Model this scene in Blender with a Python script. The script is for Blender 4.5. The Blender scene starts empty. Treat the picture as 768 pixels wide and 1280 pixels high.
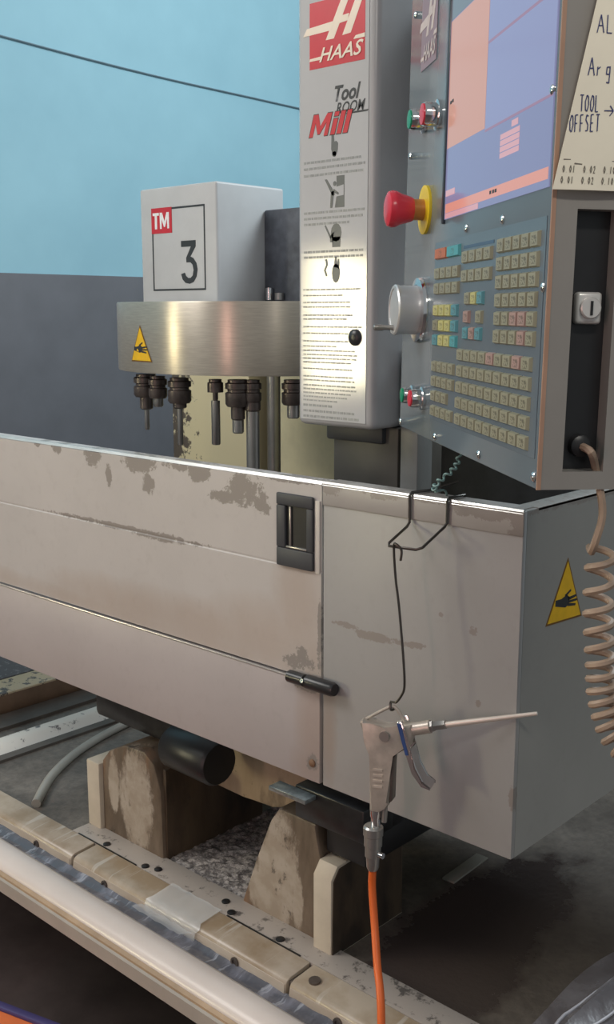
import bpy, bmesh, math, random
from mathutils import Vector, Matrix
random.seed(7)
S = bpy.context.scene
COL = S.collection
PI = math.pi
def R(d): return math.radians(d)

# ------------------------------------------------------------------ camera
FPX = 1327.0
HEAD, PITCH = 42.7236, 10.669
cd = bpy.data.cameras.new('camera'); cam = bpy.data.objects.new('camera', cd); COL.objects.link(cam)
cam.location = (0, 0, 1.5)
cam.rotation_euler = (R(90 - PITCH), 0, R(HEAD))
cd.sensor_fit = 'VERTICAL'; cd.sensor_height = 36.0; cd.lens = FPX / 1280 * 36.0
cd.clip_start = 0.05; cd.clip_end = 60
S.camera = cam

# ------------------------------------------------------------------ world and lights
W = bpy.data.worlds.new('room_light'); S.world = W; W.use_nodes = True
W.node_tree.nodes['Background'].inputs[0].default_value = (0.56, 0.60, 0.62, 1)
W.node_tree.nodes['Background'].inputs[1].default_value = 0.50

def area(name, loc, target, sx, sy, power, col):
    d = bpy.data.lights.new(name, 'AREA'); d.shape = 'RECTANGLE'; d.size = sx; d.size_y = sy
    d.energy = power; d.color = col
    o = bpy.data.objects.new(name, d); COL.objects.link(o); o.location = loc
    o.rotation_euler = (Vector(target) - Vector(loc)).to_track_quat('-Z', 'Y').to_euler()
    return o
area('ceiling_lamp_light', (-3.0, -.9, 3.5), (-1.5, 1.3, 1.3), 1.6, 1.2, 56, (1.0, 0.97, 0.93))
area('wall_fill_light', (-0.6, 3.6, 3.8), (-4.0, 2.2, 2.0), 2.0, 1.2, 105, (0.82, 0.94, 1.0))  # added overhead fill that brightens the blue left wall
area('paper_fill_light', (.35, .1, 2.45), (-.4, .8, 1.7), .6, .12, 6.5, (1.0, .95, .86))  # added fill to brighten the paper and the console's right side
area('pink_streak_light', (-0.95, -2.1, 1.35), (-1.6, 1.3, 1.3), 0.16, 2.0, 10, (1.0, 0.55, 0.48))  # tall pink source behind the camera, added for the streak on the band

S.view_settings.view_transform = 'Standard'; S.view_settings.look = 'None'
S.view_settings.gamma = 1.0; S.view_settings.use_curve_mapping = False
S.view_settings.exposure = -0.05

# ------------------------------------------------------------------ helpers
def srgb(r, g, b):
    f = lambda c: (c / 12.92 if c <= 0.04045 else ((c + 0.055) / 1.055) ** 2.4)
    return (f(r / 255), f(g / 255), f(b / 255), 1)

class NT:
    def __init__(s, name):
        s.m = bpy.data.materials.new(name); s.m.use_nodes = True
        s.t = s.m.node_tree; s.b = s.t.nodes['Principled BSDF']; s._co = None
    def n(s, typ, **k):
        o = s.t.nodes.new(typ)
        for a, v in k.items(): setattr(o, a, v)
        return o
    def link(s, a, b): s.t.links.new(a, b)
    def put(s, v, sock):
        if hasattr(v, 'is_linked'): s.link(v, sock)
        else: sock.default_value = v
    def co(s):
        if s._co is None: s._co = s.n('ShaderNodeTexCoord').outputs['Object']
        return s._co
    def noise(s, scale, detail=4, rough=0.6, stretch=None):
        nz = s.n('ShaderNodeTexNoise'); nz.inputs['Scale'].default_value = scale
        nz.inputs['Detail'].default_value = detail; nz.inputs['Roughness'].default_value = rough
        c = s.co()
        if stretch:
            mp = s.n('ShaderNodeMapping'); mp.inputs['Scale'].default_value = stretch
            s.link(c, mp.inputs[0]); c = mp.outputs[0]
        s.link(c, nz.inputs['Vector']); return nz.outputs['Fac']
    def math(s, op, a, b=0.0, clamp=False):
        o = s.n('ShaderNodeMath', operation=op); o.use_clamp = clamp
        s.put(a, o.inputs[0]); s.put(b, o.inputs[1]); return o.outputs[0]
    def ramp(s, v, lo, hi, a=0.0, b=1.0):
        o = s.n('ShaderNodeMapRange'); o.clamp = True
        s.put(v, o.inputs[0])
        for i, q in zip((1, 2, 3, 4), (lo, hi, a, b)): o.inputs[i].default_value = q
        return o.outputs[0]
    def mix(s, f, a, b):
        o = s.n('ShaderNodeMix', data_type='RGBA')
        s.put(f, o.inputs[0]); s.put(a, o.inputs[6]); s.put(b, o.inputs[7]); return o.outputs[2]
    def xyz(s):
        o = s.n('ShaderNodeSeparateXYZ'); s.link(s.co(), o.inputs[0]); return o.outputs
    def blobs(s, ells, u, v, jit, soft=0.25):
        """union of ellipses (cu, cv, ru, rv) with ragged edges -> 0..1 mask"""
        best = None
        for cu, cv, ru, rv in ells:
            a = s.math('DIVIDE', s.math('SUBTRACT', u, cu), ru); b = s.math('DIVIDE', s.math('SUBTRACT', v, cv), rv)
            d = s.math('ADD', s.math('MULTIPLY', a, a), s.math('MULTIPLY', b, b))
            best = d if best is None else s.math('MINIMUM', best, d)
        best = s.math('ADD', best, jit)
        return s.ramp(best, 1.0 - soft, 1.0 + soft, 1.0, 0.0)
    def bump(s, h, strength=0.2, dist=0.002):
        o = s.n('ShaderNodeBump'); o.inputs['Strength'].default_value = strength; o.inputs['Distance'].default_value = dist
        s.link(h, o.inputs['Height']); s.link(o.outputs[0], s.b.inputs['Normal'])
    def out(s, col, rough=0.5, metal=0.0, spec=None):
        s.put(col, s.b.inputs['Base Color']); s.put(rough, s.b.inputs['Roughness']); s.put(metal, s.b.inputs['Metallic'])
        if spec is not None: s.b.inputs['Specular IOR Level'].default_value = spec
        return s.m

def mat(name, c, rough=0.5, metal=0.0, var=0.08, scale=14, bump=0.0, stretch=None, c2=None, lo=0.35, hi=0.65, spec=None):
    k = NT(name); f = k.ramp(k.noise(scale, 5, 0.6, stretch), lo, hi)
    a = tuple(min(1, x * (1 - var)) for x in c[:3]) + (1,); b = tuple(min(1, x * (1 + var)) for x in c[:3]) + (1,)
    if c2 is not None: a, b = c, c2
    m = k.out(k.mix(f, a, b), rough, metal, spec)
    if bump: k.bump(k.noise(scale * 6, 4), bump)
    return m
def emit(name, c, strength, rough=0.12):
    k = NT(name); m = k.out((c[0] * 0.12, c[1] * 0.12, c[2] * 0.12, 1), rough)
    k.b.inputs['Emission Color'].default_value = c; k.b.inputs['Emission Strength'].default_value = strength
    return m

class MB:
    def __init__(s): s.bm = bmesh.new()
    def box(s, x0, x1, y0, y1, z0, z1, bev=0.0, seg=2, M=None):
        vs = [s.bm.verts.new(p) for p in ((x0,y0,z0),(x1,y0,z0),(x1,y1,z0),(x0,y1,z0),(x0,y0,z1),(x1,y0,z1),(x1,y1,z1),(x0,y1,z1))]
        fs = [s.bm.faces.new([vs[i] for i in q]) for q in ((3,2,1,0),(4,5,6,7),(0,1,5,4),(1,2,6,5),(2,3,7,6),(3,0,4,7))]
        if bev:
            es = list({e for f in fs for e in f.edges})
            r = bmesh.ops.bevel(s.bm, geom=es, offset=bev, segments=seg, affect='EDGES', profile=0.5)
            vs = list({v for f in r['faces'] for v in f.verts} | {v for v in vs if v.is_valid})
        if M is not None:
            for v in vs:
                if v.is_valid: v.co = M @ v.co
        return s
    def prism(s, pts, fn, d0, d1, bev=0.0):
        """pts: outline (a, b); fn(a, b, d) -> xyz ; extruded from d0 to d1"""
        n = len(pts)
        A = [s.bm.verts.new(fn(a, b, d0)) for a, b in pts]; B = [s.bm.verts.new(fn(a, b, d1)) for a, b in pts]
        f0 = s.bm.faces.new(A); f1 = s.bm.faces.new(B[::-1])
        sd = [s.bm.faces.new((A[(i + 1) % n], A[i], B[i], B[(i + 1) % n])) for i in range(n)]
        if bev:
            es = list({e for f in (f0, f1) for e in f.edges})
            bmesh.ops.bevel(s.bm, geom=es, offset=bev, segments=2, affect='EDGES', profile=0.5)
        return s
    def lathe(s, prof, o, ax, n=24, cap=True):
        """prof: (distance along axis, radius)"""
        o = Vector(o); ax = Vector(ax).normalized()
        u = ax.orthogonal().normalized(); w = ax.cross(u); rings = []
        for t, r in prof:
            rings.append([s.bm.verts.new(o + ax * t + (u * math.cos(2 * PI * i / n) + w * math.sin(2 * PI * i / n)) * max(r, 1e-5)) for i in range(n)])
        for a, b in zip(rings, rings[1:]):
            for i in range(n): s.bm.faces.new((a[i], a[(i + 1) % n], b[(i + 1) % n], b[i]))
        if cap:
            s.bm.faces.new(rings[0][::-1]); s.bm.faces.new(rings[-1])
        return s
    def cyl(s, p0, p1, r, r2=None, n=18):
        p0 = Vector(p0); p1 = Vector(p1)
        return s.lathe([(0, r), ((p1 - p0).length, r if r2 is None else r2)], p0, p1 - p0, n)
    def tube(s, pts, r, n=8, smooth=0):
        P = [Vector(p) for p in pts]
        if smooth: P = spline(P, smooth)
        T = [(P[min(i + 1, len(P) - 1)] - P[max(i - 1, 0)]).normalized() for i in range(len(P))]
        u = T[0].orthogonal().normalized(); rings = []
        for i, p in enumerate(P):
            u = (u - T[i] * u.dot(T[i])).normalized(); w = T[i].cross(u)
            rr = r[i] if isinstance(r, list) else r
            rings.append([s.bm.verts.new(p + (u * math.cos(2 * PI * k / n) + w * math.sin(2 * PI * k / n)) * rr) for k in range(n)])
        for a, b in zip(rings, rings[1:]):
            for k in range(n): s.bm.faces.new((a[k], a[(k + 1) % n], b[(k + 1) % n], b[k]))
        s.bm.faces.new(rings[0][::-1]); s.bm.faces.new(rings[-1]); return s
    def quad(s, *p):
        s.bm.faces.new([s.bm.verts.new(q) for q in p]); return s
    def mesh(s, name, m, smooth=40):
        bmesh.ops.recalc_face_normals(s.bm, faces=s.bm.faces[:])
        me = bpy.data.meshes.new(name); s.bm.to_mesh(me); s.bm.free(); me.materials.append(m)
        if smooth:
            me.shade_smooth(); me.set_sharp_from_angle(angle=R(smooth))
        return me
    def build(s, name, m, parent=None, local=False, smooth=40, label=None, stuff=False):
        o = bpy.data.objects.new(name, s.mesh(name, m, smooth)); COL.objects.link(o)
        if parent is not None: attach(o, parent, local)
        if label: o['label'] = label
        if stuff: o['kind'] = 'stuff'
        return o

def wm(o):
    M = o.matrix_parent_inverse @ o.matrix_basis
    return (wm(o.parent) @ M) if o.parent else o.matrix_basis.copy()
def attach(o, parent, local=False):
    o.parent = parent
    if not local: o.matrix_parent_inverse = wm(parent).inverted()
def spline(P, k):
    out = []
    for i in range(len(P) - 1):
        a, b, c, d = P[max(i - 1, 0)], P[i], P[i + 1], P[min(i + 2, len(P) - 1)]
        for j in range(k):
            t = j / k
            out.append(0.5 * ((2 * b) + (c - a) * t + (2 * a - 5 * b + 4 * c - d) * t * t + (3 * b - a - 3 * c + d) * t ** 3))
    out.append(P[-1]); return out
def tag(o, label, cat, group=None, kind=None):
    o['label'] = label; o['category'] = cat
    if group: o['group'] = group
    if kind: o['kind'] = kind
    return o
def thing(name, loc, label, cat, group=None):
    o = bpy.data.objects.new(name, None); COL.objects.link(o); o.location = loc; o.empty_display_size = 0.05
    return tag(o, label, cat, group)
def struct(o): o['kind'] = 'structure'; return o

def lettering(name, text, size, m, parent, place, shear=0.0, thick=0.0004, bold=0.0, local=False, sx=1.0, align='LEFT'):
    """flat print: place(x, y, d) maps text plane to 3D, d = proud of surface"""
    cu = bpy.data.curves.new('tmp', 'FONT'); cu.body = text; cu.size = size; cu.shear = shear; cu.offset = bold
    cu.align_x = align; cu.resolution_u = 3
    t = bpy.data.objects.new('tmp', cu); COL.objects.link(t)
    me = bpy.data.meshes.new_from_object(t.evaluated_get(bpy.context.evaluated_depsgraph_get()))
    bpy.data.objects.remove(t); bpy.data.curves.remove(cu)
    bm = bmesh.new(); bm.from_mesh(me)
    for v in bm.verts: v.co = place(v.co.x * sx, v.co.y, thick)
    bm.to_mesh(me); bm.free(); me.name = name; me.materials.clear(); me.materials.append(m)
    o = bpy.data.objects.new(name, me); COL.objects.link(o)
    if parent is not None: attach(o, parent, local)
    return o

def tri_sticker_hand(place, d):
    """black pictogram of a hand caught under a block; (a, b) in triangle units"""
    k = MB()
    def F(a, b, dd): return place(a, b, dd)
    for pts in ([(-.30, .30), (-.02, .24), (.06, .27), (.08, .40), (.00, .45), (-.14, .40), (-.30, .40)],
                [(.05, .25), (.26, .23), (.27, .265), (.06, .30)], [(.06, .30), (.30, .31), (.30, .345), (.06, .345)],
                [(.06, .345), (.28, .385), (.27, .42), (.04, .40)], [(-.02, .42), (.12, .50), (.10, .53), (-.06, .45)]):
        k.prism(pts, F, d, d + 0.0002)
    return k

# ------------------------------------------------------------------ materials
PUTTY = srgb(194, 189, 186); CHIP = srgb(146, 139, 134); RUST = srgb(150, 112, 76)
def paint(name, base, chips=(), rust=(), axis=0, band=None, streak=0.05, rough=0.42, speck=0.0):
    k = NT(name); o = k.xyz(); u = o[axis]; v = o[2]
    col = k.mix(k.ramp(k.noise(5, 5), .3, .7), tuple(x * (1 - streak) for x in base[:3]) + (1,), tuple(min(1, x * (1 + streak)) for x in base[:3]) + (1,))
    col = k.mix(k.math('MULTIPLY', k.ramp(k.noise(60, 3), .55, .8), 0.10), col, srgb(120, 110, 104))
    if rust:
        j = k.ramp(k.noise(9, 4, .6, (1, 1, .35)), .2, .8, -.7, .9)
        col = k.mix(k.math('MULTIPLY', k.blobs(rust, u, v, j, .9), 0.30), col, RUST)
    if chips:
        j = k.ramp(k.noise(55, 8, .8), .25, .75, -2.0, 2.0)
        col = k.mix(k.blobs(chips, u, v, j, .12), col, CHIP)
    if speck:
        sp = k.ramp(k.noise(150, 2), .70 - speck, .73 - speck); col = k.mix(k.math('MULTIPLY', sp, .7), col, CHIP)
    m = k.out(col, rough); k.bump(k.noise(30, 4), 0.06, 0.001); return m

M_door = paint('putty_paint_door', PUTTY,
    chips=[(-1.474, 1.284, .013, .010), (-1.53, 1.286, .01, .006), (-1.377, 1.276, .02, .016), (-1.336, 1.25, .007, .018), (-1.262, 1.278, .038, .014), (-1.238, 1.247, .013, .014),
           (-1.17, 1.284, .03, .010), (-1.125, 1.275, .022, .014), (-1.03, 1.262, .034, .024), (-1.00, 1.25, .018, .016), (-1.07, 1.247, .03, .008), (-.94, 1.285, .05, .004),
           (-1.30, 1.172, .17, .0042), (-1.22, 1.170, .07, .006), (-.892, 1.10, .003, .03), (-.893, 1.06, .004, .02), (-.93, 1.04, .024, .013), (-.925, 1.052, .010, .010)],
    rust=[(-.925, 1.10, .045, .09), (-1.0, 1.06, .09, .05), (-.90, 1.05, .03, .05), (-1.2, 1.05, .3, .035), (-1.3, 1.03, .5, .02)])
M_apron = paint('putty_paint_apron', srgb(182, 174, 173), chips=[(-.901, .906, .011, .012), (-.91, 1.01, .02, .006)], rust=[(-.9, .95, .028, .10), (-.905, .9, .03, .03)])
M_box = paint('dimmed_paint_front', srgb(163, 161, 160),  # same machine paint as the door, darkened to carry the light falloff
    chips=[(-.845, 1.108, .018, .004), (-.80, 1.1025, .035, .0055), (-.76, 1.104, .03, .004), (-.735, 1.1065, .012, .003), (-.70, 1.15, .004, .004), (-.655, 1.14, .007, .006), (-.645, 1.055, .004, .004), (-.5955, .95, .004, .016)],
    rust=[(-.875, .95, .012, .06)], streak=.04)
M_band = paint('worn_grey_band', srgb(168, 163, 159), chips=[(-.872, 1.285, .018, .016), (-.79, 1.283, .03, .006), (-.64, 1.28, .05, .007), (-.60, 1.268, .012, .03), (-.72, 1.286, .04, .004)])
M_side = paint('grey_paint_side', srgb(158, 156, 152), axis=1, chips=[(.992, .955, .005, .014), (1.2, 1.284, .2, .004)])
M_inside = mat('dark_oily_interior', srgb(70, 68, 64), .5, var=.2)
M_edge = mat('pale_edge_highlight', srgb(205, 202, 198), .28, .6, var=.1)  # pale gloss put in for the ceiling light's highlight along sheet edges
M_light = mat('light_grey_paint', srgb(186, 186, 187), .45, var=.03)
M_head = mat('pale_grey_head_paint', srgb(196, 196, 196), .45, var=.03)
M_arm = mat('arm_grey_paint', srgb(186, 186, 188), .24, var=.03)
M_label = mat('glossy_label_film', srgb(200, 201, 203), .10, var=.02)
k = NT('brushed_steel_band')
M_brushed = k.out(k.mix(k.ramp(k.noise(30, 3, .5, (1, 1, 14)), .3, .7), srgb(188, 178, 164), srgb(204, 195, 180)), .33, .62)
tg = k.n('ShaderNodeTangent', direction_type='RADIAL', axis='Z'); k.link(tg.outputs[0], k.b.inputs['Tangent']); k.b.inputs['Anisotropic'].default_value = .85; k.b.inputs['Anisotropic Rotation'].default_value = .25
M_cream = mat('cream_column_paint', srgb(226, 212, 172), .5, var=.06)
k = NT('cream_chipped')
M_creamc = k.out(k.mix(k.ramp(k.math('ADD', k.noise(22, 6, .7), k.ramp(k.xyz()[0], -2.78, -2.58, .24, -.1)), .58, .62), srgb(226, 212, 172), srgb(98, 88, 78)), .5)
M_steel = mat('dull_steel', srgb(172, 169, 165), .3, .8, var=.1)
M_chrome = mat('chrome', srgb(225, 225, 225), .13, 1.0, var=.03)
M_zinc = mat('worn_zinc_casting', srgb(196, 186, 176), .34, .45, var=.12, scale=60)
M_tool = mat('dark_tool_steel', srgb(104, 95, 91), .36, .6, var=.2, scale=50)
M_black = mat('black_plastic', srgb(34, 34, 36), .38, var=.2)
M_blackm = mat('black_enamel_worn', srgb(40, 40, 42), .3, var=.3, scale=50)
M_dark = mat('dark_grey_metal', srgb(66, 68, 72), .5, var=.15)
M_darkbox = mat('dark_speckled_housing', srgb(84, 88, 96), .5, var=.25, scale=30)
M_grime = mat('dark_grimy_strip', srgb(92, 85, 79), .6, var=.2)
M_ink = mat('printed_ink_black', srgb(48, 50, 54), .4, var=.1)
M_inkl = mat('printed_ink_faded', srgb(152, 155, 157), .35, var=.2, scale=200)
M_red = mat('printed_red', srgb(206, 44, 58), .35, var=.06)
M_creamink = mat('printed_cream', srgb(246, 232, 214), .35, var=.03)
M_white = mat('printed_white', srgb(245, 245, 245), .4, var=.02)
M_yellow = mat('warning_yellow', srgb(240, 190, 30), .45, var=.06, scale=60)
M_orangeline = mat('sticker_border', srgb(120, 84, 30), .5, var=.1)
M_wire = mat('bent_steel_wire', srgb(96, 92, 88), .32, .85, var=.2, scale=40)

# ------------------------------------------------------------------ setting
k = NT('sky_blue_wall_paint'); M_wall = k.out(k.mix(k.ramp(k.noise(2.2, 4), .3, .7), srgb(152, 196, 210), srgb(162, 206, 219)), .7); k.bump(k.noise(60, 3), .08)
M_dado = mat('dark_grey_dado_paint', srgb(106, 106, 111), .6, var=.07, scale=5, bump=.05)
M_floor = mat('dark_concrete', srgb(92, 80, 79), .55, var=.25, scale=6, bump=.15)
struct(MB().box(-4.2, -4.0, -6, 7, 0, 4.2).build('wall_left', M_wall, smooth=0))
struct(MB().box(-4.0, -3.985, -6, 7, 0, 1.66, .004).build('trim_1', M_dado))
struct(MB().box(-4.2, 4.0, 7.0, 7.2, 0, 4.2).build('wall_back', M_wall, smooth=0))
struct(MB().box(-4.2, 4.0, -6, 7.2, -.1, 0).build('floor', M_floor, smooth=0))
w = struct(MB().box(-4.0, -3.95, -2.42, -1.74, 1.03, 1.08, .004).box(-4.0, -3.95, -2.42, -1.74, 1.80, 1.85, .004)
    .box(-4.0, -3.95, -2.42, -2.36, 1.08, 1.80).box(-4.0, -3.95, -1.80, -1.74, 1.08, 1.80).build('window_1', M_light))
MB().box(-3.984, -3.975, -2.36, -1.80, 1.08, 1.80).build('pane', emit('sunlit_pane', (1.0, .90, .58, 1), 40), w)
o = MB().tube([(-3.992, 1.2, 2.66), (-3.992, 2.508, 2.592), (-3.992, 3.3, 2.56), (-3.992, 4.245, 2.546), (-3.992, 6.5, 2.50)], .0035, 6, 4).build('wall_cable', mat('grey_cable', srgb(110, 130, 140), .6))
tag(o, 'thin grey cable running across the light blue wall', 'cable')

# ------------------------------------------------------------------ chip tray, lip, ledge
k = NT('wet_grey_tray'); o = k.xyz()
f = k.ramp(k.noise(7, 6, .65), .35, .65)
c1 = k.mix(f, srgb(88, 80, 73), srgb(128, 119, 110))
fine = k.ramp(k.noise(70, 4, .7), .42, .62); c1 = k.mix(k.math('MULTIPLY', fine, .35), c1, srgb(52, 48, 46))
j = k.ramp(k.noise(18, 5, .7), .2, .8, -.7, .7)
pud = k.blobs([(-.84, 1.30, .10, .28), (-.78, 1.18, .07, .14), (-.86, 1.12, .05, .1)], o[0], o[1], j, .25)
c1 = k.mix(pud, c1, srgb(66, 56, 56))
right_mix = k.ramp(o[0], -1.0, -.75, 0, .55); c1 = k.mix(right_mix, c1, srgb(84, 76, 68))  # blends to an even brown toward the right
M_tray = k.out(c1, k.mix(pud, (.55, .55, .55, 1), (.22, .22, .22, 1))); k.bump(k.noise(90, 4), .35, .003)
M_lip = mat('pinkish_white_lip_paint', srgb(222, 210, 203), .3, var=.04, scale=8)
M_lipface = mat('grey_lip_face', srgb(170, 163, 154), .5, var=.06)
M_stain = mat('brown_drip_seam', srgb(176, 150, 122), .5, var=.15)
k = NT('ledge_paint')
M_ledge = k.out(k.mix(k.ramp(k.noise(40, 5, .7), .56, .64), srgb(176, 166, 158), srgb(104, 98, 94)), .38)
t = thing('chip_tray', (-1.2, 1.6, 0), 'wide grey chip tray under the milling machine with a pale rolled front lip', 'tray')
MB().box(-3.4, .8, 1.0, 3.4, .50, .548).box(-3.4, .8, .955, 1.0, .50, .524).build('tray_floor', M_tray, t, smooth=0)
yl = lambda a, b, d: (d, a, b)
pl = [(.955, .505)] + [(.93 - .028 * math.cos(R(x)) + 0.0, .525 + .016 * math.sin(R(x))) for x in range(180, -1, -20)]
pl = [(.955, .505), (.958, .53), (.954, .541), (.946, .5455), (.93, .545), (.915, .540), (.906, .533), (.903, .526), (.903, .505)]
MB().prism(pl, yl, -3.4, .8).build('front_lip', M_lip, t, smooth=60)
MB().prism([(.903, .528), (.897, .525), (.897, .505), (.903, .505)], yl, -3.4, .8).build('drip_seam', M_stain, t)
MB().prism([(.897, .521), (.893, .519), (.893, .496), (.955, .496), (.955, .505), (.897, .505)], yl, -3.4, .8).build('lip_face', M_lipface, t)
for xx in (-2.6, -.2):
    MB().box(xx - .03, xx + .03, 1.1, 1.16, 0, .50, .003).build('leg', M_dark, t)
    MB().box(xx - .03, xx + .03, 3.2, 3.26, 0, .50, .003).build('leg', M_dark, t)
LEDGE = []
for xx, yy in ((-1.467, 1.056), (-1.355, 1.054), (-1.14, 1.056), (-1.031, 1.056), (-1.33, 1.062), (-1.17, 1.072)):
    LEDGE.append((xx, yy))
# channel filled with film
k = NT('wrinkled_clear_film'); nz = k.noise(26, 4, .6, (1, .35, 1))
fc = k.mix(k.ramp(nz, .48, .66), srgb(102, 102, 110), srgb(140, 140, 152))
fc = k.mix(k.math('MULTIPLY', k.ramp(k.noise(1, 3, .6, (48, 9, 4)), .58, .63), .7), fc, srgb(186, 188, 198))
M_film = k.out(fc, .22); k.bump(nz, .5, .01)
fb = MB(); nx, ny = 150, 7; gv = []
for i in range(nx + 1):
    for jn in range(ny + 1):
        x = -3.0 + 3.4 * i / nx; y = .957 + .036 * jn / ny
        gv.append(fb.bm.verts.new((x, y, .532 - .004 * math.sin(PI * jn / ny) + random.uniform(0, .004))))
for i in range(nx):
    for jn in range(ny):
        a = i * (ny + 1) + jn; fb.bm.faces.new((gv[a], gv[a + 1], gv[a + ny + 2], gv[a + ny + 1]))
tag(fb.build('plastic_film', M_film), 'wrinkled clear plastic film lying in the gutter behind the pale tray lip', 'film')

# segmented strip along the tray edge
k = NT('cream_segment'); o = k.xyz()
seg = k.mix(k.ramp(k.noise(9, 5, .6), .38, .62), srgb(154, 134, 110), srgb(186, 172, 156))
seg = k.mix(k.math('MULTIPLY', k.ramp(k.noise(1, 3, .6, (55, 4, 4)), .60, .66), .55), seg, srgb(206, 200, 192))
M_seg = k.out(seg, .3); k.bump(k.noise(40, 3), .05)
k = NT('cream_segment_front'); M_segf = k.out(k.mix(k.ramp(k.noise(10, 5), .35, .65), srgb(178, 162, 146), srgb(198, 186, 173)), .35)
tr = thing('sump_rail', (-1.2, 1.02, .548), 'cream segmented rail with small bolts beside the gutter of the chip tray', 'rail')
g_ = MB().box(-1.56, -.62, 1.046, 1.100, .548, .556, .0025).build('ledge', M_ledge, tr)
for xx, yy in LEDGE: MB().lathe([(0, .007), (.002, .007), (.0035, .004)], (xx, yy, .556), (0, 0, 1), 10).build('screw', M_black, g_)
MB().box(-1.54, -1.37, 1.0455, 1.0475, .5555, .5568).build('black_gap', M_black, tr)
MB().box(-1.14, -.98, 1.0455, 1.0475, .5555, .5568).build('black_gap', M_black, tr)
for a, b in ((-2.55, -2.02), (-2.016, -1.489), (-1.482, -.959), (-.952, -.425), (-.42, .1)):
    s_ = MB().prism([(1.045, .548), (1.045, .5555), (1.003, .5525), (.996, .549), (.9935, .545), (.991, .527), (.991, .50), (1.0, .50)], yl, a, b, .0012).build('rail_segment', M_seg, tr)
    MB().prism([(.9935, .545), (.9925, .5445), (.9902, .5275), (.991, .527)], yl, a + .002, b - .002).build('front_face', M_segf, s_)
    for q in (.18, .5, .8):
        xx = a + (b - a) * q
        MB().lathe([(0, .008), (.003, .008), (.003, .0045), (.0015, .0045)], (xx, .992, .535), (0, -1, .1), 12).build('bolt', M_tool, s_)
MB().lathe([(0, .009), (.003, .009), (.003, .005)], (-.925, 1.018, .5535), (0, -.07, 1), 12).build('bolt', M_tool, tr)
# clear film draped over one segment
k = NT('thin_clear_sheet'); k.out((.86, .87, .88, 1), .2); k.b.inputs['Alpha'].default_value = .42; M_clear = k.m
df = MB(); rows = [(1.048, .5575), (1.003, .5545), (.994, .5505), (.9893, .545), (.9885, .528), (.982, .549), (.97, .552), (.958, .556)]
xs = [-1.275 + .0124 * i for i in range(11)]
vv = [[df.bm.verts.new((x + .004 * math.sin(j * 2 + i), y, z + .0012 * (1 + math.sin(i * 2.1 + j)))) for j, (y, z) in enumerate(rows)] for i, x in enumerate(xs)]
for i in range(len(xs) - 1):
    for j in range(len(rows) - 1): df.bm.faces.new((vv[i][j], vv[i + 1][j], vv[i + 1][j + 1], vv[i][j + 1]))
tag(df.build('film_scrap', M_clear), 'translucent scrap of clear film draped over the middle segment of the cream rail', 'film')
# film at lower right
k = NT('pale_cloudy_film'); nz = k.noise(14, 4, .6); k.out(k.mix(k.ramp(nz, .45, .7), srgb(120, 114, 118), srgb(160, 156, 162)), .25); k.bump(nz, .4, .008); k.b.inputs['Alpha'].default_value = .62; M_film2 = k.m
ff = MB(); N = 14
pts = [[None] * (N + 1) for _ in range(N + 1)]
for i in range(N + 1):
    for j in range(N + 1):
        a, b = i / N, j / N
        x = -.655 + .30 * a + .02 * b + (.008 * math.sin(b * 9) if i == 0 else 0); y = 1.02 + .50 * b
        z = .5535 + .004 * math.sin(a * 11 + b * 7) ** 2 + (.012 * math.exp(-((a - .14) * 26) ** 2))
        pts[i][j] = ff.bm.verts.new((x, y, z))
for i in range(N):
    for j in range(N): ff.bm.faces.new((pts[i][j], pts[i + 1][j], pts[i + 1][j + 1], pts[i][j + 1]))
tag(ff.build('plastic_sheet', M_film2), 'cloudy plastic sheet with a white crease on the tray in the lower right corner', 'film')
MB().tube([(-.60, 1.06, .562), (-.618, 1.17, .562), (-.614, 1.22, .562), (-.60, 1.40, .562), (-.60, 1.5, .562)], .0022, 6, 3).build('crease', mat('white_crease', srgb(200, 198, 206), .4), bpy.data.objects['plastic_sheet'])
MB().tube([(-.60, 1.14, .561), (-.578, 1.20, .561), (-.57, 1.27, .561)], .0018, 6, 3).build('crease', bpy.data.materials['white_crease'], bpy.data.objects['plastic_sheet'])
o = MB().box(-.012, .012, -.055, .055, 0, .004, .001, M=Matrix.Translation((-.95, 1.435, .548)) @ Matrix.Rotation(R(2), 4, 'Z')).build('metal_strip', mat('dull_pale_strip', srgb(150, 146, 136), .5, var=.1))
tag(o, 'short pale strip lying on the dark tray floor below the grey enclosure box', 'strip')

# speckled chip bed between the feet
k = NT('chip_bed'); vz = k.noise(95, 5, .75)
M_peb = k.out(k.mix(k.ramp(vz, .44, .56), srgb(98, 93, 92), srgb(168, 161, 157)), .45); k.bump(k.noise(60, 5, .7), .8, .006)
pb = MB(); N = 36; gv = [[pb.bm.verts.new((-1.36 + .27 * i / N, 1.104 + .30 * j / N, .5505 + (random.uniform(0, .005) if 0 < i < N and 0 < j < N else 0))) for j in range(N + 1)] for i in range(N + 1)]
for i in range(N):
    for j in range(N): pb.bm.faces.new((gv[i][j], gv[i + 1][j], gv[i + 1][j + 1], gv[i][j + 1]))
tag(pb.build('metal_chips', M_peb, smooth=0), 'speckled grey bed of metal chips and coolant between the two machine feet', 'metal chips', kind='stuff')

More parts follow.
